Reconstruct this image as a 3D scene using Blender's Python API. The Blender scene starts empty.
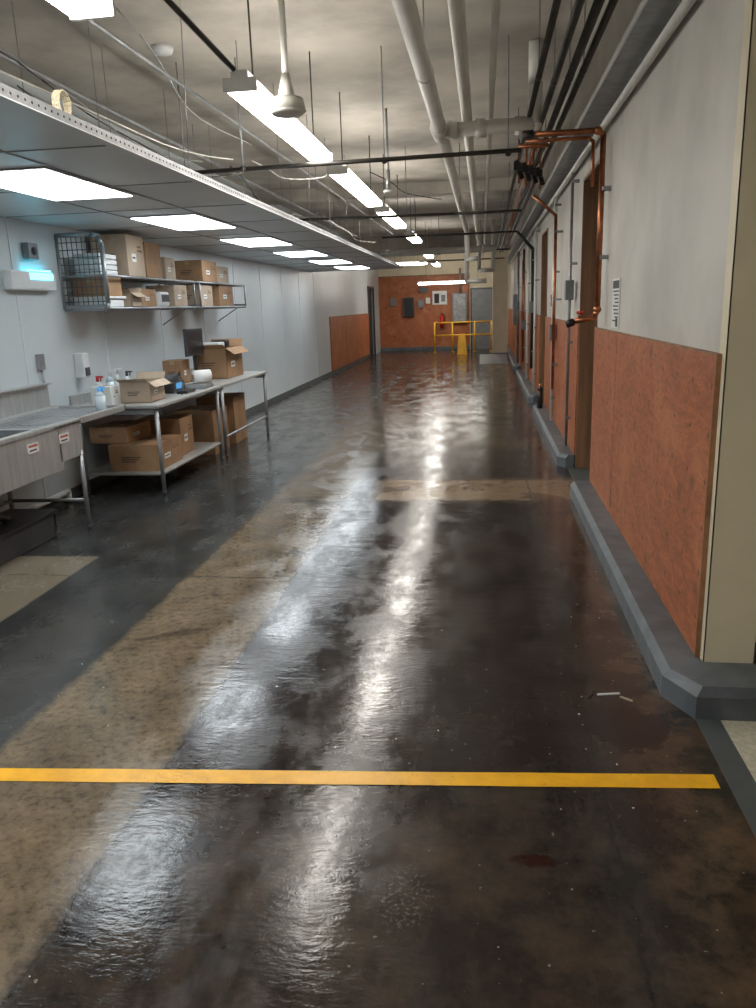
import bpy, bmesh, math, random
from mathutils import Vector, Matrix
random.seed(7)
S=bpy.context.scene
S.view_settings.view_transform='Standard'
S.view_settings.look='None'
S.view_settings.exposure=0.0

# ---------------------------------------------------------------- materials
def nodes(name):
    m=bpy.data.materials.new(name);m.use_nodes=True
    nt=m.node_tree
    return m,nt,nt.nodes['Principled BSDF']
def L(nt,a,b): nt.links.new(a,b)
def mth(nt,op,a,b=None,clamp=False):
    n=nt.nodes.new('ShaderNodeMath');n.operation=op;n.use_clamp=clamp
    for i,x in enumerate((a,b)):
        if x is None: continue
        if isinstance(x,(int,float)): n.inputs[i].default_value=x
        else: L(nt,x,n.inputs[i])
    return n.outputs[0]
def mix(nt,fac,a,b,typ='MIX'):
    n=nt.nodes.new('ShaderNodeMix');n.data_type='RGBA';n.blend_type=typ
    for i,x in ((0,fac),(6,a),(7,b)):
        if isinstance(x,(int,float)): n.inputs[i].default_value=x
        elif isinstance(x,tuple): n.inputs[i].default_value=(x[0],x[1],x[2],1)
        else: L(nt,x,n.inputs[i])
    return n.outputs[2]
def noise(nt,co,scale,detail=5,rough=.6,dist=0):
    n=nt.nodes.new('ShaderNodeTexNoise');n.inputs['Scale'].default_value=scale
    n.inputs['Detail'].default_value=detail;n.inputs['Roughness'].default_value=rough
    n.inputs['Distortion'].default_value=dist
    L(nt,co,n.inputs['Vector']);return n.outputs['Fac']
def ramp(nt,x,lo,hi,smooth=True):
    n=nt.nodes.new('ShaderNodeMapRange');n.interpolation_type='SMOOTHSTEP' if smooth else 'LINEAR'
    n.inputs['From Min'].default_value=lo;n.inputs['From Max'].default_value=hi
    L(nt,x,n.inputs['Value']);return n.outputs[0]
def coords(nt,scale=(1,1,1)):
    t=nt.nodes.new('ShaderNodeTexCoord');mp=nt.nodes.new('ShaderNodeMapping')
    mp.inputs['Scale'].default_value=scale;L(nt,t.outputs['Object'],mp.inputs['Vector']);return mp.outputs[0]
def bump(nt,bs,h,strength,dist=.01):
    b=nt.nodes.new('ShaderNodeBump');b.inputs['Strength'].default_value=strength;b.inputs['Distance'].default_value=dist
    L(nt,h,b.inputs['Height']);L(nt,b.outputs[0],bs.inputs['Normal'])
def mat(name,col,rough=.5,metal=0,var=.15,scale=6,bmp=0,stretch=(1,1,1),emit=None,es=0,col2=None,trans=0):
    m,nt,b=nodes(name);co=coords(nt,stretch)
    n=noise(nt,co,scale)
    c2=col2 or tuple(c*(1-var*2) for c in col)
    c=mix(nt,ramp(nt,n,.3,.7),c2,tuple(min(1,x*(1+var*.5)) for x in col))
    L(nt,c,b.inputs['Base Color']);b.inputs['Roughness'].default_value=rough;b.inputs['Metallic'].default_value=metal
    if bmp: bump(nt,b,noise(nt,co,scale*6),bmp)
    if emit: b.inputs['Emission Color'].default_value=(*emit,1);b.inputs['Emission Strength'].default_value=es
    if trans: b.inputs['Transmission Weight'].default_value=trans
    return m
def sep(nt,co):
    s=nt.nodes.new('ShaderNodeSeparateXYZ');L(nt,co,s.inputs[0]);return s.outputs

WHITEL=mat('white_frp_panel',(.60,.645,.66),.35,0,.04,.7,.03)
WHITER=mat('painted_block_wall',(.58,.555,.505),.55,0,.10,1.2,.12)
CREAM=mat('cream_paint',(.72,.64,.47),.5,0,.05,2,.05)
CEIL=mat('ceiling_concrete',(.51,.47,.41),.8,0,.2,.8,.15)
SOFF=mat('soffit_panel',(.68,.72,.74),.35,0,.05,1.5,.02)
SOFFE=mat('soffit_edge_metal',(.34,.35,.36),.45,.3,.15,8)
DARKH=mat('dark_hole',(.02,.02,.022),.8)
WPIPE=mat('white_painted_pipe',(.74,.73,.68),.4,0,.06,3)
DPIPE=mat('dark_conduit',(.06,.055,.05),.4,.4,.2,5)
GPIPE=mat('galvanized_conduit',(.34,.35,.36),.4,.6,.15,5)
COPPER=mat('copper_pipe',(.50,.19,.09),.3,1,.2,9)
STEEL=mat('stainless_steel',(.50,.50,.485),.38,.5,.08,3,.01,(1,12,1))
STEELD=mat('stainless_steel_dull',(.36,.37,.38),.42,.6,.12,5)
CURB=mat('grey_curb_paint',(.125,.14,.155),.45,0,.2,4,.1)
BASEG=mat('green_grey_baseboard',(.08,.09,.09),.5,0,.1,5)
JAMB=mat('brown_jamb_wood',(.30,.155,.08),.5,0,.2,3,.1,(3,3,.3))
PLYE=mat('plywood_edge',(.34,.17,.08),.6,0,.2,8)
CARD=mat('cardboard',(.36,.21,.11),.8,0,.12,4,.05)
CARDD=mat('cardboard_inner',(.22,.14,.08),.85,0,.1,4)
CARDG=mat('cardboard_pale',(.44,.34,.25),.8,0,.08,4)
TAPE=mat('packing_tape',(.42,.30,.18),.25,0,.05,5)
LABEL=mat('paper_label',(.75,.75,.73),.6,0,.03,10)
INK=mat('printed_ink',(.03,.03,.035),.6,0,.1,10)
REDP=mat('red_print',(.45,.10,.07),.5,0,.1,5)
BLACK=mat('black_plastic',(.02,.02,.022),.35,0,.2,5)
DGREY=mat('dark_grey_plastic',(.07,.07,.08),.4,0,.15,5)
WHITEP=mat('white_plastic',(.72,.73,.73),.35,0,.04,5)
BLUEP=mat('blue_screen',(.05,.2,.4),.2,0,.1,5,emit=(.1,.4,.8),es=.6)
YEL=mat('yellow_enamel',(.80,.44,.02),.4,0,.08,5)
REDE=mat('red_enamel',(.55,.02,.015),.3,0,.08,5)
CLEARP=mat('bottle_plastic',(.65,.75,.8),.15,0,.05,5)
DOORM=mat('dark_door_paint',(.03,.035,.035),.4,0,.1,5)
GREYM=mat('grey_panel_metal',(.22,.23,.24),.4,.3,.1,5)
TILE=mat('terrazzo_tile',(.55,.51,.40),.35,0,.12,40,.02)
def emat(name,col,s):
    m,nt,b=nodes(name);b.inputs['Base Color'].default_value=(.8,.8,.8,1)
    b.inputs['Emission Color'].default_value=(*col,1);b.inputs['Emission Strength'].default_value=s
    return m
TUBE=emat('fluorescent_lens',(1,.955,.88),23)
PANL=emat('led_troffer_lens',(.88,.955,1),12)
UV=emat('insect_trap_glow',(.05,.75,1),5)

def plywood():
    m,nt,b=nodes('orange_stained_plywood')
    co=coords(nt,(1,1,1));g=coords(nt,(2,1.6,5));x,y,z=sep(nt,co)
    n=noise(nt,g,2.6,10,.78,1.8);n2=noise(nt,co,2.4,6,.65);n3=noise(nt,coords(nt,(1,1.0,3.0)),22,5,.7)
    c=mix(nt,ramp(nt,n,.33,.66),(.24,.070,.024),(.47,.145,.050))
    c=mix(nt,mth(nt,'MULTIPLY',ramp(nt,n2,.45,.72),.6),c,(.56,.215,.09))
    c=mix(nt,mth(nt,'MULTIPLY',ramp(nt,n3,.5,.68),.5),c,(.18,.052,.02))
    v=nt.nodes.new('ShaderNodeTexVoronoi');v.inputs['Scale'].default_value=3.2;v.inputs['Randomness'].default_value=1
    L(nt,co,v.inputs['Vector'])
    dots=mth(nt,'SUBTRACT',1,ramp(nt,v.outputs['Distance'],.06,.20))
    c=mix(nt,mth(nt,'MULTIPLY',dots,.55),c,(.12,.035,.014))
    fy=mth(nt,'SUBTRACT',mth(nt,'FRACT',mth(nt,'DIVIDE',mth(nt,'ADD',y,.06),.30)),.5);fz=mth(nt,'SUBTRACT',mth(nt,'FRACT',mth(nt,'DIVIDE',z,.205)),.5)
    fy=mth(nt,'MULTIPLY',fy,.30);fz=mth(nt,'MULTIPLY',fz,.205)
    d=mth(nt,'SQRT',mth(nt,'ADD',mth(nt,'MULTIPLY',fy,fy),mth(nt,'MULTIPLY',fz,fz)))
    sc=mth(nt,'SUBTRACT',1,ramp(nt,d,.008,.016))
    c=mix(nt,mth(nt,'MULTIPLY',sc,.85),c,(.06,.02,.01))
    L(nt,c,b.inputs['Base Color']);b.inputs['Roughness'].default_value=.5
    bump(nt,b,n3,.3,.004);return m
PLY=plywood()

def yellowtape():
    m,nt,b=nodes('yellow_floor_paint');co=coords(nt)
    n=noise(nt,co,9,6);n2=noise(nt,co,60,3)
    c=mix(nt,ramp(nt,n,.3,.75),(.72,.35,.008),(.92,.48,.012))
    c=mix(nt,mth(nt,'MULTIPLY',ramp(nt,n2,.66,.74),.7),c,(.12,.08,.03))
    L(nt,c,b.inputs['Base Color']);b.inputs['Roughness'].default_value=.3
    bump(nt,b,n2,.15);return m
YLINE=yellowtape()

def floormat():
    m,nt,b=nodes('wet_sealed_concrete');co=coords(nt);x,y,z=sep(nt,co)
    wob=mth(nt,'MULTIPLY',mth(nt,'SUBTRACT',noise(nt,co,5,6,.7),.5),.10)
    xw=mth(nt,'ADD',x,wob);yw=mth(nt,'ADD',y,wob)
    def band(v,lo,hi,e=.02): return mth(nt,'MULTIPLY',ramp(nt,v,lo-e,lo+e),mth(nt,'SUBTRACT',1,ramp(nt,v,hi-e,hi+e)))
    def inv(v): return mth(nt,'SUBTRACT',1,v)
    nL=noise(nt,co,.9,7,.62);nM=noise(nt,co,3.2,9,.72);nF=noise(nt,co,26,6,.7);nFF=noise(nt,co,120,3,.6);nS=noise(nt,coords(nt,(5,1,1)),4,6,.7)
    c=mix(nt,ramp(nt,nM,.25,.8),(.009,.0085,.008),(.042,.036,.031))
    cen=band(xw,-1.2,.8,.05)
    c=mix(nt,mth(nt,'MULTIPLY',cen,mth(nt,'MULTIPLY',ramp(nt,nL,.3,.7),.6)),c,(.034,.018,.015))
    left=inv(ramp(nt,xw,-2.0,-1.92))
    c=mix(nt,mth(nt,'MULTIPLY',left,.75),c,mix(nt,ramp(nt,nM,.25,.8),(.016,.018,.019),(.060,.064,.062)))
    fg=inv(ramp(nt,yw,2.2,2.7))
    c=mix(nt,mth(nt,'MULTIPLY',fg,ramp(nt,nM,.38,.88)),c,(.090,.062,.038))
    c=mix(nt,mth(nt,'MULTIPLY',ramp(nt,nS,.5,.8),.45),c,(.070,.058,.046))
    tan=mix(nt,ramp(nt,nM,.2,.8),(.09,.067,.042),(.24,.18,.112))
    strip=band(xw,-1.95,-1.23,.04)
    fade=inv(mth(nt,'MULTIPLY',ramp(nt,y,4,12),.72))
    c=mix(nt,mth(nt,'MULTIPLY',mth(nt,'MULTIPLY',strip,fade),ramp(nt,nF,.15,.6)),c,tan)
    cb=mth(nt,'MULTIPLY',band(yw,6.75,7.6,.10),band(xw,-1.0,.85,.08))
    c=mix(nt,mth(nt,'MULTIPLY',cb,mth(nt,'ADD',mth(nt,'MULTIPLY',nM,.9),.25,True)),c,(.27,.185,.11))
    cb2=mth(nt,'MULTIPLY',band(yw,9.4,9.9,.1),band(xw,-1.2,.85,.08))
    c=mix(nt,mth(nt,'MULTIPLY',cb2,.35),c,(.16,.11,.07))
    pt=mth(nt,'MULTIPLY',inv(ramp(nt,x,-2.80,-2.76)),inv(ramp(nt,y,5.05,5.1)))
    c=mix(nt,mth(nt,'MULTIPLY',pt,.9),c,mix(nt,nM,(.13,.11,.075),(.24,.20,.145)))
    j=mth(nt,'MAXIMUM',mth(nt,'MAXIMUM',band(yw,4.66,4.675,.008),band(xw,.42,.43,.008)),mth(nt,'MAXIMUM',band(yw,11.8,11.83,.01),band(xw,-1.22,-1.21,.006)))
    c=mix(nt,mth(nt,'MULTIPLY',j,.6),c,(.006,.005,.005))
    gr=mth(nt,'MULTIPLY',ramp(nt,xw,.35,.78),ramp(nt,nM,.42,.62))
    c=mix(nt,mth(nt,'MULTIPLY',gr,.65),c,(.11,.065,.036))
    st=ramp(nt,noise(nt,co,1.7,3,.5,.5),.60,.66)
    c=mix(nt,mth(nt,'MULTIPLY',st,.5),c,(.010,.007,.006))
    spk=ramp(nt,noise(nt,co,38,2,.5),.73,.76)
    c=mix(nt,mth(nt,'MULTIPLY',spk,.6),c,(.30,.26,.22))
    def disc(cx,cy,rx,ry,e=.35):
        dx=mth(nt,'DIVIDE',mth(nt,'SUBTRACT',x,cx),rx);dy=mth(nt,'DIVIDE',mth(nt,'SUBTRACT',y,cy),ry)
        d=mth(nt,'ADD',mth(nt,'MULTIPLY',dx,dx),mth(nt,'MULTIPLY',dy,dy))
        d=mth(nt,'ADD',d,mth(nt,'MULTIPLY',mth(nt,'SUBTRACT',nF,.5),3.2))
        return inv(ramp(nt,d,1-e,1+e))
    cr=ramp(nt,noise(nt,co,70,4,.75),.5,.66)
    c=mix(nt,mth(nt,'MULTIPLY',mth(nt,'MULTIPLY',disc(-.24,1.93,.085,.12,.95),cr),.36),c,(.32,.31,.30))
    c=mix(nt,mth(nt,'MULTIPLY',disc(.16,2.12,.07,.03),.85),c,(.03,.009,.006))
    c=mix(nt,mth(nt,'MULTIPLY',disc(.58,2.93,.14,.17),.7),c,(.012,.008,.008))
    L(nt,c,b.inputs['Base Color'])
    wet=ramp(nt,noise(nt,coords(nt,(1.6,.8,1)),2.6,6,.65),.40,.60)
    r=mth(nt,'SUBTRACT',.21,mth(nt,'MULTIPLY',wet,.155))
    r=mth(nt,'ADD',r,mth(nt,'MULTIPLY',ramp(nt,nF,.42,.66),.06))
    r=mth(nt,'ADD',r,mth(nt,'MULTIPLY',left,.05))
    L(nt,r,b.inputs['Roughness'])
    b.inputs['IOR'].default_value=1.42
    aw=coords(nt,(.8,1.8,1))
    h=mth(nt,'ADD',mth(nt,'MULTIPLY',nFF,.20),mth(nt,'MULTIPLY',noise(nt,aw,34,3,.5),.5))
    h=mth(nt,'ADD',h,mth(nt,'MULTIPLY',noise(nt,coords(nt,(.6,1.6,1)),9,2,.5),.9))
    bump(nt,b,h,.235,.006)
    return m
FLOOR=floormat()

# ---------------------------------------------------------------- builder
class MB:
    def __init__(s,name): s.name=name;s.bm=bmesh.new();s.mats=[]
    def mi(s,m):
        if m not in s.mats: s.mats.append(m)
        return s.mats.index(m)
    def _add(s,t,m,smooth=False,M=None):
        if M is not None: bmesh.ops.transform(t,matrix=M,verts=t.verts)
        i=s.mi(m);vm={}
        for v in t.verts: vm[v]=s.bm.verts.new(v.co)
        for f in t.faces:
            try: nf=s.bm.faces.new([vm[v] for v in f.verts])
            except ValueError: continue
            nf.material_index=i;nf.smooth=smooth
        t.free()
    def box(s,lo,hi,m,bev=0,M=None):
        t=bmesh.new();bmesh.ops.create_cube(t,size=1)
        c=[(a+b)/2 for a,b in zip(lo,hi)];d=[abs(b-a) for a,b in zip(lo,hi)]
        for v in t.verts: v.co=Vector((c[0]+v.co.x*d[0],c[1]+v.co.y*d[1],c[2]+v.co.z*d[2]))
        if bev: bmesh.ops.bevel(t,geom=t.edges[:],offset=min(bev,min(d)*.45),segments=2,affect='EDGES',profile=.6)
        s._add(t,m,False,M);return s
    def cyl(s,p0,p1,r,m,seg=12,r2=None,caps=True):
        p0=Vector(p0);p1=Vector(p1);d=p1-p0
        if d.length<1e-6: return s
        t=bmesh.new();bmesh.ops.create_cone(t,cap_ends=caps,segments=seg,radius1=r,radius2=r if r2 is None else r2,depth=d.length)
        M=Matrix.Translation((p0+p1)/2)@d.to_track_quat('Z','Y').to_matrix().to_4x4()
        s._add(t,m,True,M);return s
    def sph(s,c,r,m,sc=(1,1,1),seg=14):
        t=bmesh.new();bmesh.ops.create_uvsphere(t,u_segments=seg,v_segments=seg//2+2,radius=r)
        s._add(t,m,True,Matrix.Translation(c)@Matrix.Diagonal((*sc,1)));return s
    def path(s,pts,r,m,seg=10):
        for a,b in zip(pts,pts[1:]): s.cyl(a,b,r,m,seg)
        for p in pts[1:-1]: s.sph(p,r*1.02,m,seg=10)
        return s
    def prism(s,pts,z0,z1,m):
        t=bmesh.new();vb=[t.verts.new((x,y,z0)) for x,y in pts];vt=[t.verts.new((x,y,z1)) for x,y in pts]
        t.faces.new(vt);t.faces.new(vb[::-1]);n=len(pts)
        for i in range(n): t.faces.new([vb[i],vb[(i+1)%n],vt[(i+1)%n],vt[i]])
        s._add(t,m);return s
    def faces(s,verts,fs,m):
        t=bmesh.new();vs=[t.verts.new(v) for v in verts]
        for f in fs: t.faces.new([vs[i] for i in f])
        s._add(t,m);return s
    def done(s):
        bmesh.ops.recalc_face_normals(s.bm,faces=s.bm.faces)
        me=bpy.data.meshes.new(s.name);s.bm.to_mesh(me);s.bm.free()
        for m in s.mats: me.materials.append(m)
        ob=bpy.data.objects.new(s.name,me);S.collection.objects.link(ob);return ob
def rotZ(cx,cy,deg): return Matrix.Translation((cx,cy,0))@Matrix.Rotation(math.radians(deg),4,'Z')@Matrix.Translation((-cx,-cy,0))

XL=-3.95;XR=.965;YF=30.5;ZC=3.7;YB=-2.5;WT=.2;YN=3.30
# ---------------------------------------------------------------- shell
MB('floor').box((XL-.2,YB-.2,-.15),(.87,YF+.2,0),FLOOR).done()
m=MB('floor_side_room');m.box((.97,YB-.2,-.15),(3.2,3.6,0),TILE);m.box((.87,YB-.2,-.15),(.97,YF+.2,.0),BASEG);m.box((.97,3.6,-.15),(3.2,YF+.2,0),BASEG);m.done()
MB('ceiling').box((XL-.2,YB-.2,ZC),(3.2,YF+.2,ZC+.15),CEIL).done()
m=MB('wall_left')
m.box((XL-.2,YB,0),(XL,20.2,ZC),WHITEL)
m.box((XL-.2,20.2,0),(XL,27.4,ZC),WHITEL);m.box((XL-.2,27.4,2.35),(XL,28.9,ZC),WHITEL);m.box((XL-.2,28.9,0),(XL,YF,ZC),WHITEL)
m.done()
m=MB('trim_1')   # panel batten seams
for i in range(14):
    yy=-1.2+i*1.52
    if yy<19.9: m.box((XL,yy-.012,.1),(XL+.006,yy+.012,2.53),SOFF)
m.done()
MB('baseboard_left').box((XL,YB,0),(XL+.02,27.4,.1),BASEG,.004).done()
m=MB('plywood_wainscot')
for k in range(3): m.box((XL+.001,20.3+k*2.34,.1),(XL+.03,20.3+k*2.34+2.32,1.47),PLY,.003)
m.box((XL+.001,20.3,1.47),(XL+.035,27.3,1.49),PLYE);m.done()
m=MB('door_1');m.box((XL-.12,27.46,0),(XL-.07,28.84,2.33),DOORM,.004);m.box((XL-.02,27.4,0),(XL+.03,27.46,2.4),DGREY);m.box((XL-.02,28.84,0),(XL+.03,28.9,2.4),DGREY)
m.box((XL-.02,27.4,2.33),(XL+.03,28.9,2.4),DGREY);m.cyl((XL-.07,27.6,1.0),(XL-.0,27.6,1.0),.03,STEEL);m.done()
MB('wall_back').box((XL-.2,YB-.2,0),(3.2,YB,ZC),WHITER).done()
m=MB('wall_far');m.box((XL-.2,YF,0),(3.2,YF+.2,ZC),CREAM);m.done()
m=MB('plywood_cladding');m.box((XL,YF-.04,.14),(-.5,YF-.001,2.75),PLY);
for i in range(1,3): m.box((XL+i*1.25,YF-.045,.14),(XL+i*1.25+.015,YF-.03,2.73),PLYE)
m.box((XL,YF-.05,2.75),(-.5,YF-.001,2.8),PLYE)
m.done()
MB('baseboard_far').box((XL,YF-.08,0),(-.5,YF-.0,.14),CURB,.004).done()
ops=[(6.95,8.15,2.82),(12.4,13.6,2.75),(19.0,20.2,2.7)]
segs=[];y0=YN
for a,b,h in ops: segs.append((y0,a));y0=b
segs.append((y0,YF))
m=MB('wall_right')
for a,b in segs: m.box((XR,a,0),(XR+WT,b,ZC),WHITER)
for a,b,h in ops: m.box((XR,a,h),(XR+WT,b,ZC),WHITER)
m.done()
m=MB('trim_2') # jambs
for a,b,h in ops:
    m.box((XR-.012,b-.03,.0),(XR+WT+.02,b,h),JAMB,.003);m.box((XR-.012,a,.0),(XR+WT+.02,a+.03,h),JAMB,.003)
    m.box((XR-.012,a+.03,h-.03),(XR+WT+.02,b-.03,h),JAMB,.003)
m.done()
m=MB('trim_3');m.box((XR-.004,YN-.008,.13),(XR+WT+.004,YN,ZC),CREAM)
m.box((XR-.004,YN-.008,.13),(XR,YN+.09,ZC),CREAM);m.done()
for k,(a,b) in enumerate(segs):
    m=MB('plywood_wainscot')
    a2=a+.05 if k==0 else a+.005
    yy=a2
    while yy<b-.05:
        e=min(yy+2.44,b-.005);m.box((XR-.024,yy+.005,.13),(XR-.001,e-.005,1.46),PLY,.002)
        m.box((XR-.026,yy+.004,1.46),(XR-.001,e-.004,1.468),PLYE);yy=e
    if k==0: m.box((XR-.026,a2-.006,.13),(XR-.001,a2+.003,1.466),PLYE)
    m.done()
def curb(name,a,b,near=False):
    m=MB(name);xo=.775;xi=XR-.024;t=.12
    if near: pl=[(xo,b),(xo,3.22),(.87,3.03),(XR+WT+.01,3.03),(XR+WT+.01,YN-.01),(XR-.005,YN-.01),(XR-.024,YN+.04),(XR-.024,b)]
    else: pl=[(xo,b),(xo,a+.1),(xo+.08,a),(xi,a),(xi,b)]
    m.prism(pl,0,t-.02,CURB)
    n=len(pl)
    top=[]
    for (x,y) in pl:
        nx=x if x>.93 else x+.03
        ny=y
        if near and y<3.1: ny=y+.03
        top.append((nx,ny))
    vs=[(x,y,t-.02) for x,y in pl]+[(x,y,t+.015) for x,y in top]
    m.faces(vs,[list(range(n,2*n))]+[[i,(i+1)%n,n+(i+1)%n,n+i] for i in range(n)],CURB)
    m.done()
curb('baseboard_right',3.0,6.93,True)
for a,b in segs[1:]: curb('baseboard_right',a+.0,b-.0)
m=MB('wall_side_near');m.box((XR+WT,3.5,0),(3.2,3.65,ZC),CREAM);m.box((XR+WT+.0,3.48,0),(3.2,3.5,.14),BASEG);m.done()
MB('wall_side').box((3.0,YB,0),(3.2,YF,ZC),CREAM).done()
m=MB('ceiling_beam');m.box((.78,YB,3.08),(XR,YF,ZC),WHITER,.004);m.box((.775,YB,3.06),(XR,YF,3.08),SOFFE);m.done()
m=MB('ceiling_beam');m.box((XL,24.0,3.18),(.78,24.35,ZC),CEIL);m.done()
m=MB('ceiling_beam');m.box((XL,13.9,3.5),(.78,14.2,ZC),CEIL);m.done()

# ---------------------------------------------------------------- soffit
ZS=2.53;XE=-1.83;YE=18.3
m=MB('suspended_ceiling')
m.box((XL,YB,ZS),(XE,YE,ZS+.03),SOFF)
m.box((XE-.01,YB,ZS-.006),(XE+.012,YE+.012,ZS+.045),SOFFE)
m.box((XE-.03,YB,ZS-.008),(XE+.02,YE+.012,ZS-.003),SOFF)
m.box((XL,YE-.01,ZS-.006),(XE,YE+.012,ZS+.045),SOFFE)
yy=-2.0
while yy<YE:
    m.box((XL,yy-.008,ZS-.004),(XE-.01,yy+.008,ZS),SOFFE);yy+=1.2
for xx in (-3.08,-2.42): m.box((xx-.008,YB,ZS-.005),(xx+.008,YE,ZS-.001),SOFFE)
yy=.5
while yy<YE:
    m.cyl((XE+.011,yy,ZS+.022),(XE+.0135,yy,ZS+.022),.006,DARKH,6);yy+=.05
m.done()
for i,ys in enumerate((-.4,2.0,4.42,6.8,9.2,11.6,14.0,16.4)):
    m=MB('ceiling_light_panel');a,b=-3.06,-2.44;L2=1.18
    m.box((a,ys,ZS-.012),(b,ys+L2,ZS-.006),WHITEP)
    m.box((a+.02,ys+.02,ZS-.016),(b-.02,ys+L2-.02,ZS-.011),PANL);m.done()
# ---------------------------------------------------------------- strip fixtures
def fix(y0,y1,x=-1.40,z=2.95,across=False,x1=None):
    m=MB('fluorescent_strip_light')
    if not across:
        m.box((x-.05,y0,z+.04),(x+.05,y1,z+.085),WHITEP,.004)
        m.box((x-.095,y0+.02,z-.025),(x+.095,y1-.02,z+.04),TUBE,.028)
        m.box((x-.10,y0-.005,z-.027),(x+.10,y0+.02,z+.045),WHITEP,.004);m.box((x-.10,y1-.02,z-.027),(x+.10,y1+.005,z+.045),WHITEP,.004)
        for yy in (y0+.3,y1-.3): m.cyl((x,yy,z+.08),(x,yy,ZC),.006,DPIPE,6)
    else:
        m.box((x,y0-.035,z+.04),(x1,y0+.035,z+.085),WHITEP,.004)
        m.box((x+.02,y0-.07,z-.02),(x1-.02,y0+.07,z+.04),TUBE,.02)
        for xx in (x+.3,x1-.3): m.cyl((xx,y0,z+.07),(xx,y0,ZC),.006,DPIPE,6)
    m.done()
fix(1.2,3.52,-1.64)
fix(4.75,7.1,-1.38);fix(7.75,10.35,-1.36);fix(10.95,13.35,-1.34);fix(14.9,16.6,-1.33)
fix(20.0,22.0,-1.42);fix(24.8,27,-1.5)
fix(28.6,0,-2.3,2.42,True,.1)
fix(26.4,0,-3.3,3.0,True,-1.8)  # extra fill lamp shaped as a strip fixture, added to brighten the far wall
fix(-2.2,.4,-1.64)

# ---------------------------------------------------------------- pipes
def pipe(name,pts,r,mt,hang=None,fl=False):
    m=MB(name);m.path(pts,r,mt,16)
    if hang:
        a,b=Vector(pts[0]),Vector(pts[-1])
        n=max(2,int((b-a).length/hang))
        for i in range(n):
            p=a.lerp(b,(i+.5)/n);m.cyl((p.x,p.y,p.z+r),(p.x,p.y,ZC),.005,GPIPE,6)
            m.cyl((p.x,p.y-.012,p.z),(p.x,p.y+.012,p.z),r*1.08,mt,16)
    m.done()
pipe('white_ceiling_pipe',[(-.42,-2.4,3.1),(-.35,6.9,3.1)],.055,WPIPE,2.4)
pipe('white_ceiling_pipe',[(-.34,7.15,3.1),(-.32,17,3.1),(-.32,17,2.6),(-.1,17,2.6)],.05,WPIPE,None)
m=MB('white_ceiling_pipe_tee');m.cyl((-.36,6.88,3.1),(-.35,7.2,3.1),.072,WPIPE,18);m.path([(-.35,7.04,3.1),(.42,7.0,3.1),(.42,7.0,3.4),(.42,6.98,ZC)],.058,WPIPE,16)
for xx in (-.25,-.02,.3): m.cyl((xx-.04,7.03,3.1),(xx+.04,7.03,3.1),.072,WPIPE,18)
m.done()
m=MB('white_cross_pipe');m.cyl((-2.6,18.7,2.88),(.3,18.7,2.90),.075,WPIPE,18)
for xx in (-2.2,-1,0): m.cyl((xx,18.7,2.9),(xx,18.7,ZC),.006,GPIPE,6);m.cyl((xx-.03,18.7,2.89),(xx+.03,18.7,2.89),.09,WPIPE,18)
m.done()
pipe('white_ceiling_pipe',[(-.15,-2.4,3.24),(-.12,20,3.24)],.045,WPIPE,2.4)
pipe('white_ceiling_pipe',[(.08,-2.4,3.24),(.04,22,3.24)],.022,WPIPE,2.4)
pipe('white_drop_pipe',[(-.1,20.6,ZC),(-.1,20.6,2.5),(.25,20.6,2.5),(.25,20.6,ZC)],.05,WPIPE)
pipe('white_drop_pipe',[(-.45,22.6,ZC),(-.45,22.6,2.3),(.1,22.6,2.3)],.06,WPIPE)
pipe('dark_conduit',[(.36,-2.4,3.16),(.40,24,3.16)],.020,DPIPE,3)
pipe('dark_conduit',[(.47,-2.4,3.12),(.48,24,3.12)],.022,DPIPE,3)
pipe('dark_conduit',[(.58,-2.4,3.14),(.56,24,3.14)],.026,DPIPE,3)
pipe('dark_conduit',[(.67,-2.4,3.18),(.65,24,3.18)],.022,DPIPE,3)
pipe('wall_conduit',[(.915,-2.4,2.98),(.915,28,2.98)],.026,WPIPE)
pipe('sprinkler_pipe',[(-2.55,6.85,2.86),(.30,6.72,2.86)],.018,DPIPE)
m=MB('sprinkler_pipe');m.path([(-2.5,10.75,2.86),(-.38,10.95,2.86),(.5,10.98,2.86)],.018,DPIPE)
for xx in (-2.2,-1.0,-.3): m.cyl((xx,10.85,2.86),(xx,10.85,ZC),.005,GPIPE,6)
m.done()
m=MB('strut_hanger');
for xx in (-2.5,-2.0,-.8,.2): m.cyl((xx,6.8,2.88),(xx,6.8,ZC),.005,GPIPE,6);m.sph((xx,6.81,2.86),.028,DPIPE)
m.done()
for yy in (14.6,19.2,23):
    pipe('sprinkler_pipe',[(-1.8,yy,2.9),(.6,yy,2.9)],.018,DPIPE,1.5)
pipe('lighting_conduit',[(-2.0,2.0,3.66),(-1.72,3.9,3.4),(-1.40,4.72,3.03)],.016,DPIPE)
pipe('lighting_conduit',[(-2.4,-2.2,3.42),(-2.2,20,3.42)],.015,GPIPE)
pipe('lighting_conduit',[(-3.2,-2.2,3.40),(-3.1,20,3.40)],.02,GPIPE,4)
m=MB('ceiling_conduit_rack')
for k in range(3): m.cyl((-3.7+.1*k,-2,3.2),(-3.7+.1*k,20,3.2),.014,GPIPE,8)
m.done()
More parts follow.
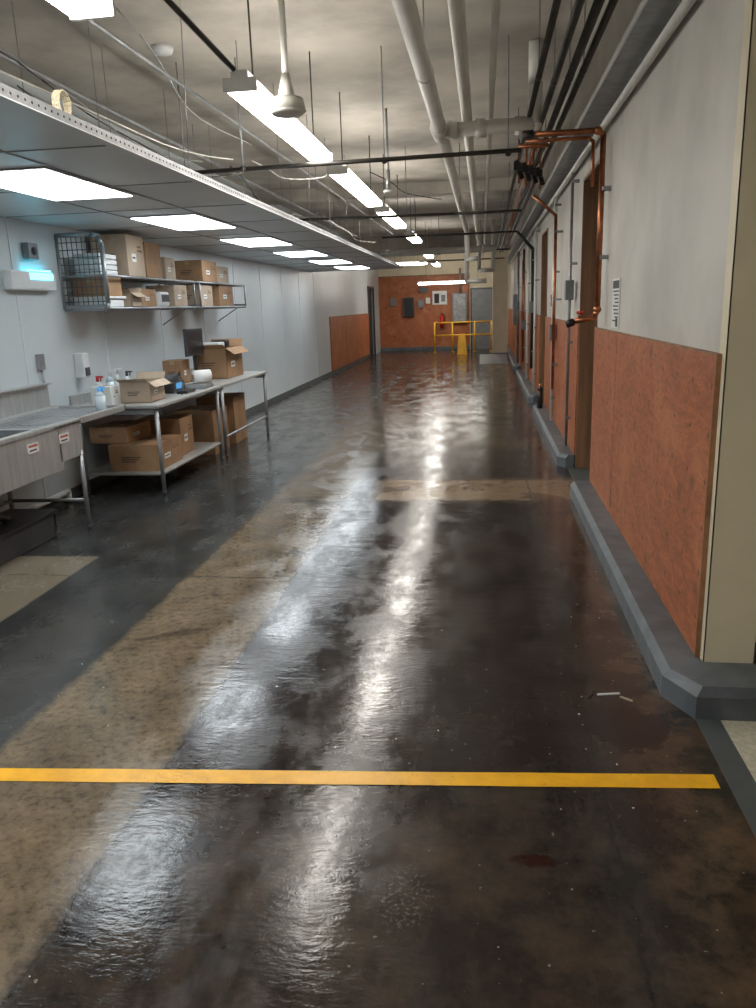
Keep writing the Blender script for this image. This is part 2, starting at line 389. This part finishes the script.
# copper run
m=MB('copper_pipe_drop')
cy=6.52
m.path([(.33,cy,2.93),(.86,cy,2.93),(.90,cy,2.90),(.90,cy,1.62),(.88,cy,1.56),(.72,cy,1.53)],.022,COPPER,14)
m.path([(.33,cy+.09,2.90),(.80,cy+.09,2.90),(.84,cy+.09,2.87),(.84,cy+.09,2.55)],.014,COPPER,12)
for p in ((.86,cy,2.93),(.9,cy,1.62)): m.sph(p,.032,COPPER)
for z in (2.5,2.0): m.box((.9,cy-.05,z),(XR,cy+.05,z+.03),GPIPE,.004)
m.cyl((.72,cy,1.53),(.66,cy,1.51),.03,BLACK,12);m.cyl((.76,cy,1.53),(.76,cy,1.60),.012,COPPER);m.cyl((.74,cy,1.60),(.80,cy,1.60),.012,REDE)
m.cyl((.30,cy,2.93),(.38,cy,2.93),.034,DPIPE,12)
m.done()
m=MB('valve_cluster')
for i in range(4):
    x0=.28+i*.07;m.cyl((x0,7.3+i*.15,2.88),(x0+.06,7.35+i*.15,2.74),.022,BLACK);m.box((x0-.02,7.28+i*.15,2.8),(x0+.05,7.36+i*.15,2.86),BLACK,.006)
    m.cyl((x0+.03,7.35+i*.15,2.7),(x0+.03,7.35+i*.15,3.05),.008,COPPER)
m.cyl((.3,7.2,2.97),(.55,7.2,2.97),.018,COPPER);m.path([(.45,7.1,3.0),(.45,12,3.0),(.5,18,2.95)],.016,COPPER)
m.done()
def riser(x,y,z0,z1,r,mt,box=None,top=None):
    m=MB('vertical_service_pipe');pts=[(x,y,z0),(x,y,z1)]
    if top: pts.append(top)
    m.path(pts,r,mt);
    zz=z0+.3
    while zz<z1:
        xw=XR-.001 if zz>1.47 else XR-.027
        m.box((x-.01,y-.04,zz),(xw,y+.04,zz+.025),GPIPE);zz+=.8
    if box: m.box((x-.05,y-.07,box),(XR-.03,y+.07,box+.2),GREYM,.006)
    m.done()
riser(.9,8.6,.15,2.94,.016,GPIPE,1.7);riser(.88,10.2,.6,2.7,.02,COPPER,None,(.6,10.2,2.95));riser(.9,10.5,.14,2.94,.022,WPIPE,1.2)
riser(.9,14.2,.14,2.94,.025,WPIPE);riser(.88,14.7,.5,2.6,.03,DPIPE,1.5,(.6,14.7,2.9));riser(.9,16.5,.14,2.94,.03,WPIPE);riser(.88,17.8,.4,2.8,.025,COPPER,1.1);riser(.9,21,.14,2.94,.03,GPIPE,1.5)
m=MB('floor_hose_bib');m.cyl((.85,11.9,.13),(.85,11.9,.42),.04,BLACK);m.cyl((.85,11.9,.42),(.85,11.9,.5),.02,COPPER);m.sph((.85,11.9,.42),.045,BLACK);m.done()
m=MB('light_switch');m.box((XR-.035,11.3,1.62),(XR,11.4,1.78),GREYM,.005);m.box((XR-.045,11.335,1.68),(XR-.03,11.365,1.72),WHITEP,.003);m.done()
m=MB('wall_notice');m.box((XR-.008,5.86,1.49),(XR-.003,6.16,1.84),LABEL)
m.box((XR-.010,5.88,1.77),(XR-.007,6.14,1.825),INK)
for i in range(9): m.box((XR-.010,5.88+.01*(i%3),1.745-i*.026),(XR-.007,6.12-.03*(i%4),1.755-i*.026),INK)
m.box((XR-.010,5.90,1.50),(XR-.007,5.98,1.56),INK);m.done()

# ceiling fan
m=MB('ceiling_fan');fx,fy=-1.19,5.1
m.cyl((fx,fy,2.98),(fx,fy,ZC),.02,WPIPE);m.cyl((fx,fy,ZC-.08),(fx,fy,ZC),.04,WPIPE,16,.075)
m.cyl((fx,fy,2.95),(fx,fy,3.09),.055,WPIPE,24,.025);m.cyl((fx,fy,2.88),(fx,fy,2.95),.115,WPIPE,28,.10);m.cyl((fx,fy,2.86),(fx,fy,2.88),.09,WPIPE,28,.115)
m.done()
m=MB('smoke_detector');m.cyl((-2.45,6.4,ZC-.05),(-2.45,6.4,ZC),.07,WHITEP,20,.09);m.done()
m=MB('sprinkler_head');m.cyl((-1.0,8.8,2.9),(-1.0,8.8,3.1),.02,GPIPE);m.cyl((-1.0,8.8,2.88),(-1.0,8.8,2.9),.05,WHITEP,12);m.cyl((-1,8.8,3.1),(-1,8.8,ZC),.012,GPIPE);m.done()
m=MB('hanger_wires')
yy=.3
while yy<YE:
    m.cyl((XE-.02,yy,ZS+.03),(XE-.02+.05*random.uniform(-1,1),yy+.1,ZC),.003,GPIPE,5)
    m.cyl((-2.9,yy,ZS+.03),(-2.9,yy,ZC),.003,GPIPE,5);yy+=1.2
m.done()
m=MB('cable_bundle')
def cable(p0,p1,sag,r,mt,n=14,w=.05):
    pts=[]
    for i in range(n+1):
        t=i/n;p=Vector(p0).lerp(Vector(p1),t);p.z-=sag*4*t*(1-t);p.x+=w*math.sin(t*11+p0[1]);pts.append(tuple(p))
    m.path(pts,r,mt,6)
cable((-2.6,1.2,3.3),(-2.0,6.6,2.9),.25,.005,WPIPE);cable((-2.3,2.0,3.5),(-2.3,6.6,2.9),.3,.004,GPIPE)
cable((-2.5,7,2.92),(-2.4,10.6,2.92),.15,.006,WPIPE);cable((-2.2,7,2.92),(-2.1,10.6,2.92),.2,.006,DPIPE)
cable((-2.1,11,2.92),(-2.1,16,2.95),.12,.008,WPIPE);cable((-2.3,11,2.9),(-2.0,18,2.9),.2,.008,DPIPE)
cable((-2.2,1.0,3.6),(-1.95,3.2,3.0),.3,.005,DPIPE);cable((-2.9,3.0,3.2),(-2.1,5.6,2.66),-.1,.005,DPIPE)
cable((-2.0,7,2.95),(-1.6,9.5,3.3),.15,.005,WPIPE);cable((-1.6,12,3.6),(-.6,13,3.3),.1,.008,DPIPE)
cable((-2.0,3.6,3.65),(-1.9,6.6,3.0),.2,.004,GPIPE);cable((-2.6,4.6,3.0),(-1.95,6.6,2.8),.2,.005,DPIPE)
cx,cyy,cz=-1.95,3.72,2.66
for k in range(4):
    pts=[(cx+.01*k,cyy+.055*math.cos(a*math.pi/8),cz+.055*math.sin(a*math.pi/8)) for a in range(17)]
    m.path(pts,.005,CREAM,6)
m.done()

# ---------------------------------------------------------------- sink
def xtube(m,pts,r=.019): m.path(pts,r,STEELD,12)
m=MB('three_compartment_sink')
sx0,sx1=-3.93,-3.2;zt=.90
ya,yb,yc=2.6,5.82,6.62
m.box((sx1-.06,ya,zt-.02),(sx1,yb,zt+.02),STEEL,.01);m.box((sx0,ya,zt-.02),(sx0+.12,yc,zt+.02),STEEL,.006)
bowls=[(2.7,3.65),(3.72,4.65),(4.72,5.35)]
ys=[ya]+[v for bwl in bowls for v in bwl]+[yb]
for i in range(0,len(ys),2): m.box((sx0+.12,ys[i],zt-.02),(sx1-.06,ys[i+1],zt),STEEL,.003)
for a,b in bowls:
    m.box((sx0+.11,a,.58),(sx1-.05,b,.6),STEELD);m.box((sx0+.11,a-.01,.6),(sx1-.05,a+.004,zt-.005),STEELD);m.box((sx0+.11,b-.004,.6),(sx1-.05,b+.01,zt-.005),STEELD)
    m.box((sx0+.1,a,.6),(sx0+.12,b,zt-.01),STEELD);m.cyl((-3.56,(a+b)/2,.6),(-3.56,(a+b)/2,.605),.05,DARKH)
    m.path([(-3.56,(a+b)/2,.58),(-3.56,(a+b)/2,.38),(-3.75,(a+b)/2,.36),(-3.85,(a+b)/2,.36)],.025,WPIPE)
    m.cyl((-3.56,(a+b)/2,.45),(-3.56,(a+b)/2,.5),.035,DPIPE)
m.box((sx1-.03,ya,.56),(sx1-.005,yb-.32,zt-.01),STEEL,.006)
m.box((sx1-.03,yb-.35,.62),(sx1-.005,yb,zt-.01),STEEL,.006)
m.box((sx0,yb-.02,.66),(sx1-.01,yb,zt-.01),STEEL)
m.box((sx0+.1,yb-.4,zt-.015),(sx1,yc,zt+.003),STEELD,.004);m.box((sx1-.02,yb,zt-.03),(sx1+.01,yc,zt+.025),STEEL,.008);m.box((sx0,yc-.03,zt-.03),(sx1+.01,yc,zt+.025),STEEL,.008)
for i in range(7): m.box((sx0+.18+.07*i,yb-.3,zt+.003),(sx0+.2+.07*i,yc-.1,zt+.007),STEELD)
m.box((sx0-.01,ya,zt),(sx0+.02,yc,zt+.22),STEEL,.004);m.box((sx0-.01,ya,zt+.22),(sx0+.06,yc,zt+.235),STEEL,.004)
for (lx,ly) in ((-3.22,5.79),(-3.86,5.75),(-3.24,4.0),(-3.86,4.0),(-3.24,2.7),(-3.86,2.7)):
    xtube(m,[(lx,ly,.03),(lx,ly,.66)]);m.cyl((lx,ly,0),(lx,ly,.04),.014,DGREY,10,.022)
xtube(m,[(-3.86,2.7,.25),(-3.86,5.75,.25)],.015);xtube(m,[(-3.22,5.79,.25),(-3.86,5.75,.25)],.015)
for yy in (4.55,5.12,5.55):
    m.box((sx1-.004,yy-.07,.765),(sx1-.001,yy+.07,.835),LABEL);m.box((sx1-.003,yy-.055,.808),(sx1+.0005,yy+.055,.824),REDP)
    m.box((sx1-.003,yy-.05,.78),(sx1+.0005,yy+.04,.79),INK)
m.path([(sx0+.03,4.68,1.05),(sx0+.1,4.68,1.05),(sx0+.1,4.68,1.35),(sx0+.18,4.68,1.42),(sx0+.32,4.68,1.40),(sx0+.36,4.68,1.33)],.014,STEEL)
m.done()
m=MB('floor_storage_bin')
m.box((-3.78,4.3,.0),(-3.4,5.6,.06),DGREY,.01)
m.box((-3.78,4.3,.05),(-3.76,5.6,.2),DGREY);m.box((-3.42,4.3,.05),(-3.40,5.6,.2),DGREY);m.box((-3.78,4.3,.05),(-3.4,4.32,.2),DGREY);m.box((-3.78,5.58,.05),(-3.4,5.6,.2),DGREY)
m.box((-3.8,4.28,.19),(-3.38,5.62,.22),BLACK,.01)
m.path([(-3.6,4.5,.22),(-3.55,4.9,.34),(-3.6,5.3,.22)],.02,DGREY);m.done()
m=MB('drain_pipe_run');m.path([(-3.90,3,.12),(-3.90,6.7,.10),(-3.90,6.7,.02)],.03,WPIPE);m.done()

# ---------------------------------------------------------------- tables
def table(y0,y1,shelf=True):
    m=MB('steel_work_table');x0,x1=-3.88,-3.0;z=.88
    m.box((x0,y0,z-.035),(x1,y1,z),STEEL,.01);m.box((x0,y0,z),(x0+.02,y1,z+.1),STEEL,.004)
    m.box((x0+.06,y0+.04,z-.09),(x1-.06,y0+.07,z-.03),STEELD);m.box((x0+.06,y1-.07,z-.09),(x1-.06,y1-.04,z-.03),STEELD)
    for lx in (x0+.05,x1-.05):
        for ly in (y0+.05,y1-.05):
            xtube(m,[(lx,ly,.03),(lx,ly,z-.03)],.021);m.cyl((lx,ly,0),(lx,ly,.05),.014,DGREY,10,.024)
    if shelf: m.box((x0+.04,y0+.04,.20),(x1-.04,y1-.04,.225),STEEL,.008)
    else:
        for xx in (x0+.05,x1-.05): xtube(m,[(xx,y0+.05,.25),(xx,y1-.05,.25)],.015)
    m.done()
table(6.9,8.72);table(8.8,10.75,False)

def carton(c,size,rot=0,mt=CARD,open_=False,label=True):
    m=MB('cardboard_box');x,y,z=c;a,b,h=size
    M=rotZ(x,y,rot)
    x0,x1,y0,y1=x-a/2,x+a/2,y-b/2,y+b/2
    if not open_:
        m.box((x0,y0,z),(x1,y1,z+h),mt,.006,M);m.box((x-.03,y0-.001,z+h-.05),(x+.03,y1+.001,z+h+.0015),TAPE,0,M)
        m.box((x0+.004,y-.0015,z+h-.001),(x1-.004,y+.0015,z+h+.002),CARDD,0,M)
    else:
        t=.006
        m.box((x0,y0,z),(x1,y1,z+t),CARDD,0,M)
        m.box((x0,y0,z),(x0+t,y1,z+h),mt,0,M);m.box((x1-t,y0,z),(x1,y1,z+h),mt,0,M);m.box((x0,y0,z),(x1,y0+t,z+h),mt,0,M);m.box((x0,y1-t,z),(x1,y1,z+h),mt,0,M)
        f=a*.35
        m.faces([(x1,y0,z+h),(x1,y1,z+h),(x1+f*.7,y1,z+h-f*.5),(x1+f*.7,y0,z+h-f*.5)],[(0,1,2,3)],mt)
        m.faces([(x0,y0,z+h),(x1,y0,z+h),(x1,y0-f*.6,z+h+f*.3),(x0,y0-f*.6,z+h+f*.3)],[(0,1,2,3)],mt)
        m.faces([(x0,y1,z+h),(x1,y1,z+h),(x1,y1+f*.4,z+h+f*.6),(x0,y1+f*.4,z+h+f*.6)],[(0,1,2,3)],mt)
    if label:
        m.box((x1-.001,y-b*.25,z+h*.35),(x1+.0015,y+b*.0,z+h*.55),LABEL,0,M)
        m.box((x1-.001,y-b*.22,z+h*.43),(x1+.0025,y-b*.05,z+h*.47),INK,0,M)
        m.box((x1-.001,y+b*.1,z+h*.6),(x1+.001,y+b*.4,z+h*.66),CARDD,0,M);m.box((x1-.001,y+b*.1,z+h*.7),(x1+.001,y+b*.33,z+h*.75),CARDD,0,M)
        for k in range(3): m.box((x-a*.25,y0-.0015,z+h*(.35+.08*k)),(x+a*(.05+.05*k),y0+.001,z+h*(.38+.08*k)),INK,0,M)
    m.done()
carton((-3.32,7.30,.88),(.30,.40,.20),4,CARDG,True)
carton((-3.56,6.99,.88),(.2,.16,.18),0,LABEL)
carton((-3.42,9.9,.88),(.44,.66,.38),0,CARD,True)
carton((-3.68,9.1,.88),(.24,.26,.28),0,CARD)
carton((-3.36,7.33,.225),(.5,.62,.26),0,CARD)
carton((-3.42,7.98,.225),(.48,.42,.40),3,CARD)
carton((-3.60,8.43,.225),(.3,.36,.34),0,CARD)
carton((-3.5,9.3,0),(.5,.55,.55),0,CARD,False,False);carton((-3.5,10.1,0),(.5,.6,.62),3,CARD,False,False)
carton((-3.62,7.35,.487),(.4,.5,.16),-3,CARD)
m=MB('label_printer');m.box((-3.62,7.9,.88),(-3.25,8.25,1.0),BLACK,.02);m.box((-3.60,7.92,1.0),(-3.30,8.23,1.06),DGREY,.02);m.box((-3.25,7.98,.92),(-3.245,8.16,.98),BLUEP)
m.box((-3.2,7.85,.88),(-3.08,8.1,.91),BLACK,.006);m.path([(-3.3,8.2,1.05),(-3.2,8.0,1.1),(-3.1,7.8,1.0),(-3.08,7.7,.89)],.008,BLACK);m.done()
m=MB('digital_scale');m.box((-3.35,8.33,.88),(-3.05,8.6,.92),STEELD,.01);m.box((-3.33,8.35,.92),(-3.07,8.58,.935),STEEL,.004);m.done()
m=MB('paper_roll');m.cyl((-3.2,8.38,1.012),(-3.05,8.50,1.012),.07,LABEL,24);m.cyl((-3.21,8.372,1.012),(-3.04,8.508,1.012),.022,CARD,16);m.done()
m=MB('computer_monitor');m.box((-3.50,8.95,1.20),(-3.46,9.5,1.52),DGREY,.008);m.box((-3.462,8.97,1.22),(-3.458,9.48,1.5),BLACK);m.cyl((-3.50,9.3,.89),(-3.50,9.3,1.25),.02,BLACK);m.box((-3.58,9.25,.88),(-3.42,9.4,.895),BLACK,.004);m.done()
def bottle(x,y,z,h,r,mt,cap):
    m=MB('spray_bottle');m.cyl((x,y,z),(x,y,z+h*.62),r,mt,18);m.cyl((x,y,z+h*.62),(x,y,z+h*.8),r,mt,18,r*.4);m.cyl((x,y,z+h*.8),(x,y,z+h),r*.38,cap,12)
    m.box((x-.01,y-.012,z+h*.94),(x+.06,y+.012,z+h),cap,.004);m.box((x+.03,y-.005,z+h*.82),(x+.04,y+.005,z+h*.95),cap);m.done()
bottle(-3.32,6.42,.905,.20,.045,CLEARP,BLUEP);bottle(-3.7,7.4,.88,.30,.04,CLEARP,WHITEP);bottle(-3.72,7.6,.88,.30,.04,WHITEP,WHITEP);bottle(-3.68,7.75,.88,.26,.04,WHITEP,DGREY);bottle(-3.7,7.15,.88,.26,.04,WHITEP,REDE)
m=MB('paper_bag');m.box((-3.6,9.62,1.26),(-3.3,9.85,1.33),WHITEP,.02);m.box((-3.5,9.9,1.26),(-3.3,10.05,1.35),BLACK,.02);m.done()
m=MB('soap_dispenser');m.box((XL,7.2,1.12),(XL+.1,7.32,1.36),WHITEP,.015);m.box((XL+.1,7.22,1.14),(XL+.11,7.3,1.22),DGREY,.003);m.done()
m=MB('wall_outlet');m.box((XL,6.55,1.25),(XL+.03,6.65,1.39),STEELD,.005);m.cyl((XL+.02,6.6,1.0),(XL+.02,6.6,1.25),.01,GPIPE);m.done()

# ---------------------------------------------------------------- wall racks
def rack(y0,y1,z0,z1,cage=False):
    m=MB('wall_mounted_wire_rack');x0,x1=XL+.01,-3.50
    r=.012
    n=int((y1-y0)/.06)
    for z in (z0,z0+.30):
        m.path([(x0,y0,z),(x1,y0,z),(x1,y1,z),(x0,y1,z),(x0,y0,z)],r,GPIPE)
        for i in range(1,n): yy=y0+(y1-y0)*i/n;m.cyl((x0,yy,z),(x1,yy,z),.0035,GPIPE,5)
    for yy in (y0,y1):
        m.box((x0,yy-.006,z0-.02),(x1,yy+.006,z0+.04),GPIPE,.003)
        m.path([(x0,yy,z0),(x0,yy,z1)],.015,GPIPE)
    if cage:
        for yy in (y0,):
            m.path([(x1-.03,yy,z0-.03),(x1,yy,z0+.05),(x1,yy,z1-.10),(x1-.03,yy,z1-.02),(x1-.1,yy,z1),(x0,yy,z1)],.022,GPIPE)
            for i in range(1,9): xx=x0+(x1-x0)*i/9;m.cyl((xx,yy,z0),(xx,yy,z1-.01),.0045,DGREY,5)
            for i in range(1,10): zz=z0+(z1-z0)*i/10;m.cyl((x0,yy,zz),(x1,yy,zz),.0045,DGREY,5)
    m.path([(x1,y1,z0),(x1,y1,z0+.30)],.012,GPIPE);m.path([(x1,y0,z0),(x1,y0,z0+.3)],.012,GPIPE)
    m.path([(x0,y1,z0-.2),(x1-.1,y1,z0)],.008,GPIPE)
    m.done()
rack(7.15,9.45,1.77,2.44,True);rack(9.65,11.55,1.77,2.2)
zs=1.784;zu=2.084
m=MB('plastic_tote')
m.box((-3.88,7.22,zs),(-3.56,7.62,zs+.08),WHITEP,.01);m.box((-3.90,7.20,zs+.08),(-3.54,7.64,zs+.1),WHITEP,.006);m.done()
carton((-3.72,7.42,zs+.101),(.32,.36,.18),0,CARD,False,False)
carton((-3.70,7.90,zu),(.38,.40,.40),0,CARDG);carton((-3.70,8.36,zu),(.36,.40,.36),0,CARD,False,False);carton((-3.72,8.9,zu),(.32,.36,.24),4,CARDG)
m=MB('paper_towel_stack')
for k in range(4): m.box((-3.84,7.24,zu+.05*k),(-3.58,7.6,zu+.045+.05*k),WHITEP,.012)
m.done()
carton((-3.66,7.85,zs),(.26,.24,.14),0,CARDG,True);carton((-3.68,8.2,zs),(.28,.34,.18),-3,CARD);
m=MB('small_appliance');m.box((-3.80,8.5,zs),(-3.54,8.76,zs+.16),WHITEP,.03);m.box((-3.54,8.53,zs+.05),(-3.535,8.73,zs+.13),DGREY,.002);m.cyl((-3.67,8.63,zs+.16),(-3.67,8.63,zs+.2),.05,DGREY,16);m.done()
carton((-3.70,9.08,zs),(.34,.40,.24),0,CARDG)
carton((-3.70,9.98,zs),(.34,.44,.26),0,CARDG);carton((-3.70,10.1,zu),(.38,.66,.26),3,CARD);carton((-3.70,10.75,zs),(.36,.6,.27),0,CARD);carton((-3.72,10.75,zu),(.34,.5,.22),0,CARDG)

m=MB('insect_light_trap');m.box((XL,6.22,1.94),(XL+.09,6.92,2.10),WHITEP,.02);m.box((XL+.02,6.5,2.10),(XL+.07,6.88,2.115),UV,.004)
m.box((XL+.09,6.5,2.03),(XL+.094,6.86,2.085),UV,.0);m.done()
m=MB('wall_sensor_box');m.box((XL,6.57,2.20),(XL+.07,6.72,2.34),GREYM,.012);m.cyl((XL+.07,6.64,2.27),(XL+.08,6.64,2.27),.035,DGREY);m.done()

m=MB('yellow_floor_line');
def yl(x): return 2.42+(x+1.84)*(.17/2.67)
n=24;vs=[];xa,xb=-3.3,.835
for i in range(n+1):
    x=xa+(xb-xa)*i/n;w=.043+random.uniform(-.0015,.0015)
    vs+= [(x,yl(x)-w,.0025),(x,yl(x)+w,.0025)]
m.faces(vs,[(2*i,2*i+2,2*i+3,2*i+1) for i in range(n)],YLINE);m.done()
m=MB('floor_arrow_decal');c=Vector((-3.05,4.2,.002))
for a in (25,145,265):
    A=math.radians(a);d=Vector((math.cos(A),math.sin(A),0))*.075;q=Vector((-d.y,d.x,0))*.35
    m.faces([c+d*.3+q*.5,c+d*.3-q*.5,c+d-q*.3,c+d+q*.3],[(0,1,2,3)],BLACK)
m.done()
# crumbs and litter on the floor
m=MB('floor_litter')
for i in range(80):
    if i<45: x=random.uniform(.35,.76);y=random.uniform(2.6,5.5)
    else: x=random.uniform(-2.2,.75);y=random.uniform(1.1,3.4)
    s=random.uniform(.0015,.004);a=random.uniform(0,180)
    m.box((x-s,y-s*.6,0),(x+s,y+s*.6,s*.4),LABEL if random.random()<.2 else (CARDG if random.random()<.6 else BLACK),0,rotZ(x,y,a))
for (x,y,l,a,mt) in ((.55,3.22,.05,10,LABEL),(.47,3.20,.025,60,BLACK),(.62,3.18,.03,140,CARDG),(-.42,1.45,.045,5,CARDG),(-.36,1.44,.02,30,LABEL)):
    m.box((x-l,y-.004,0),(x+l,y+.004,.006),mt,0,rotZ(x,y,a))
m.done()

# ---------------------------------------------------------------- far end
m=MB('yellow_guard_railing')
ry=29.0
for x in (-1.75,-1.1,-.3,.3): m.cyl((x,ry,0),(x,ry,1.08),.03,YEL);m.cyl((x,ry,0),(x,ry,.015),.07,YEL)
for z in (.6,1.05): m.cyl((-1.75,ry,z),(.3,ry,z),.028,YEL)
m.cyl((-1.75,ry,1.05),(-1.75,ry+1.3,1.05),.028,YEL);m.done()
m=MB('wet_floor_sign');wx,wy=-.72,27.6
for s in (-1,1):
    m.faces([(wx-.17,wy+s*.2,0),(wx+.17,wy+s*.2,0),(wx+.11,wy+s*.02,.68),(wx-.11,wy+s*.02,.68)],[(0,1,2,3)],YEL)
    m.faces([(wx-.17,wy+s*.21,0),(wx+.17,wy+s*.21,0),(wx+.11,wy+s*.03,.68),(wx-.11,wy+s*.03,.68)],[(0,1,2,3)],YEL)
m.faces([(wx-.07,wy-.13,.3),(wx+.07,wy-.13,.3),(wx,wy-.09,.45)],[(0,1,2)],BLACK)
m.cyl((wx-.1,wy,.68),(wx+.1,wy,.68),.02,YEL);m.done()
m=MB('electrical_panel');m.box((-1.15,YF-.2,1.0),(-.6,YF-.045,2.1),GREYM,.01);m.box((-1.1,YF-.21,1.05),(-.65,YF-.2,2.05),SOFFE,.004);m.cyl((-.85,YF-.12,2.1),(-.85,YF-.12,3.0),.04,GPIPE);m.done()
m=MB('door_2');m.box((-.42,YF-.09,0),(.55,YF-.02,2.2),GREYM,.004);m.box((-.47,YF-.1,0),(-.42,YF-.0,2.26),DGREY);m.box((.55,YF-.1,0),(.6,YF-.0,2.26),DGREY);m.box((-.47,YF-.1,2.2),(.6,YF,2.26),DGREY);m.cyl((-.3,YF-.14,1),(-.3,YF-.09,1),.03,STEEL);m.done()
m=MB('notice_board');m.box((-1.9,YF-.06,1.7),(-1.35,YF-.047,2.2),LABEL);m.box((-1.83,YF-.065,1.75),(-1.65,YF-.058,2.1),INK);m.box((-1.57,YF-.065,1.8),(-1.42,YF-.058,2.05),GREYM);m.done()
m=MB('wall_cabinet');m.box((-3.0,YF-.2,1.3),(-2.6,YF-.045,2.0),DGREY,.01);m.box((-2.96,YF-.21,1.34),(-2.64,YF-.2,1.96),BLACK,.004);m.done()
m=MB('wall_control_box')
for k,(a,z,w,h) in enumerate(((-2.45,1.6,.2,.3),(-2.15,1.75,.16,.22),(-2.4,2.15,.3,.2),(-3.5,1.7,.2,.3))): m.box((a,YF-.14,z),(a+w,YF-.045,z+h),(GREYM,LABEL,DGREY,GREYM)[k],.008)
m.done()
m=MB('fire_extinguisher');ex=-1.55;m.cyl((ex,YF-.14,.85),(ex,YF-.14,1.25),.08,REDE,16);m.sph((ex,YF-.14,1.25),.08,REDE);m.cyl((ex,YF-.14,1.3),(ex,YF-.14,1.38),.025,BLACK);m.path([(ex,YF-.14,1.36),(ex+.11,YF-.14,1.3),(ex+.12,YF-.14,1.0)],.012,BLACK);m.box((ex-.05,YF-.07,1.0),(ex+.05,YF-.045,1.1),BLACK);m.done()
m=MB('structural_column');m.box((.3,25.4,0),(.76,25.9,ZC),CREAM,.01);m.box((.28,25.38,0),(.77,25.92,.15),CURB,.01);m.done()
m=MB('dock_plate');m.faces([(-.1,22.6,.01),(.72,22.6,.01),(.72,24.6,.16),(-.1,24.6,.16),(-.1,22.6,0),(.72,22.6,0),(.72,24.6,0),(-.1,24.6,0)],[(0,1,2,3),(4,7,6,5),(0,4,5,1),(1,5,6,2),(2,6,7,3),(3,7,4,0)],GREYM);m.done()
m=MB('wall_panel_box');m.box((XR-.15,22,1.1),(XR-.03,22.6,1.9),GREYM,.01);m.done()

w=bpy.data.worlds.new('world');S.world=w;w.use_nodes=True
w.node_tree.nodes['Background'].inputs[0].default_value=(.8,.85,.9,1);w.node_tree.nodes['Background'].inputs[1].default_value=.02

f=775.;r=math.radians(2);p=math.radians(14.277);th=math.radians(7.969)
R=Vector((math.cos(th),math.sin(th),0));Fw=Vector((-math.sin(th)*math.cos(p),math.cos(th)*math.cos(p),-math.sin(p)));U=R.cross(Fw)
cx=R*math.cos(r)-U*math.sin(r);cu=R*math.sin(r)+U*math.cos(r)
M=Matrix(((cx.x,cu.x,-Fw.x,0),(cx.y,cu.y,-Fw.y,0),(cx.z,cu.z,-Fw.z,1.7),(0,0,0,1)))
cd=bpy.data.cameras.new('camera');cd.sensor_fit='VERTICAL';cd.sensor_height=36;cd.lens=36*f/1008;cd.clip_end=100;cd.clip_start=.05
co=bpy.data.objects.new('camera',cd);S.collection.objects.link(co);co.matrix_world=M;S.camera=co
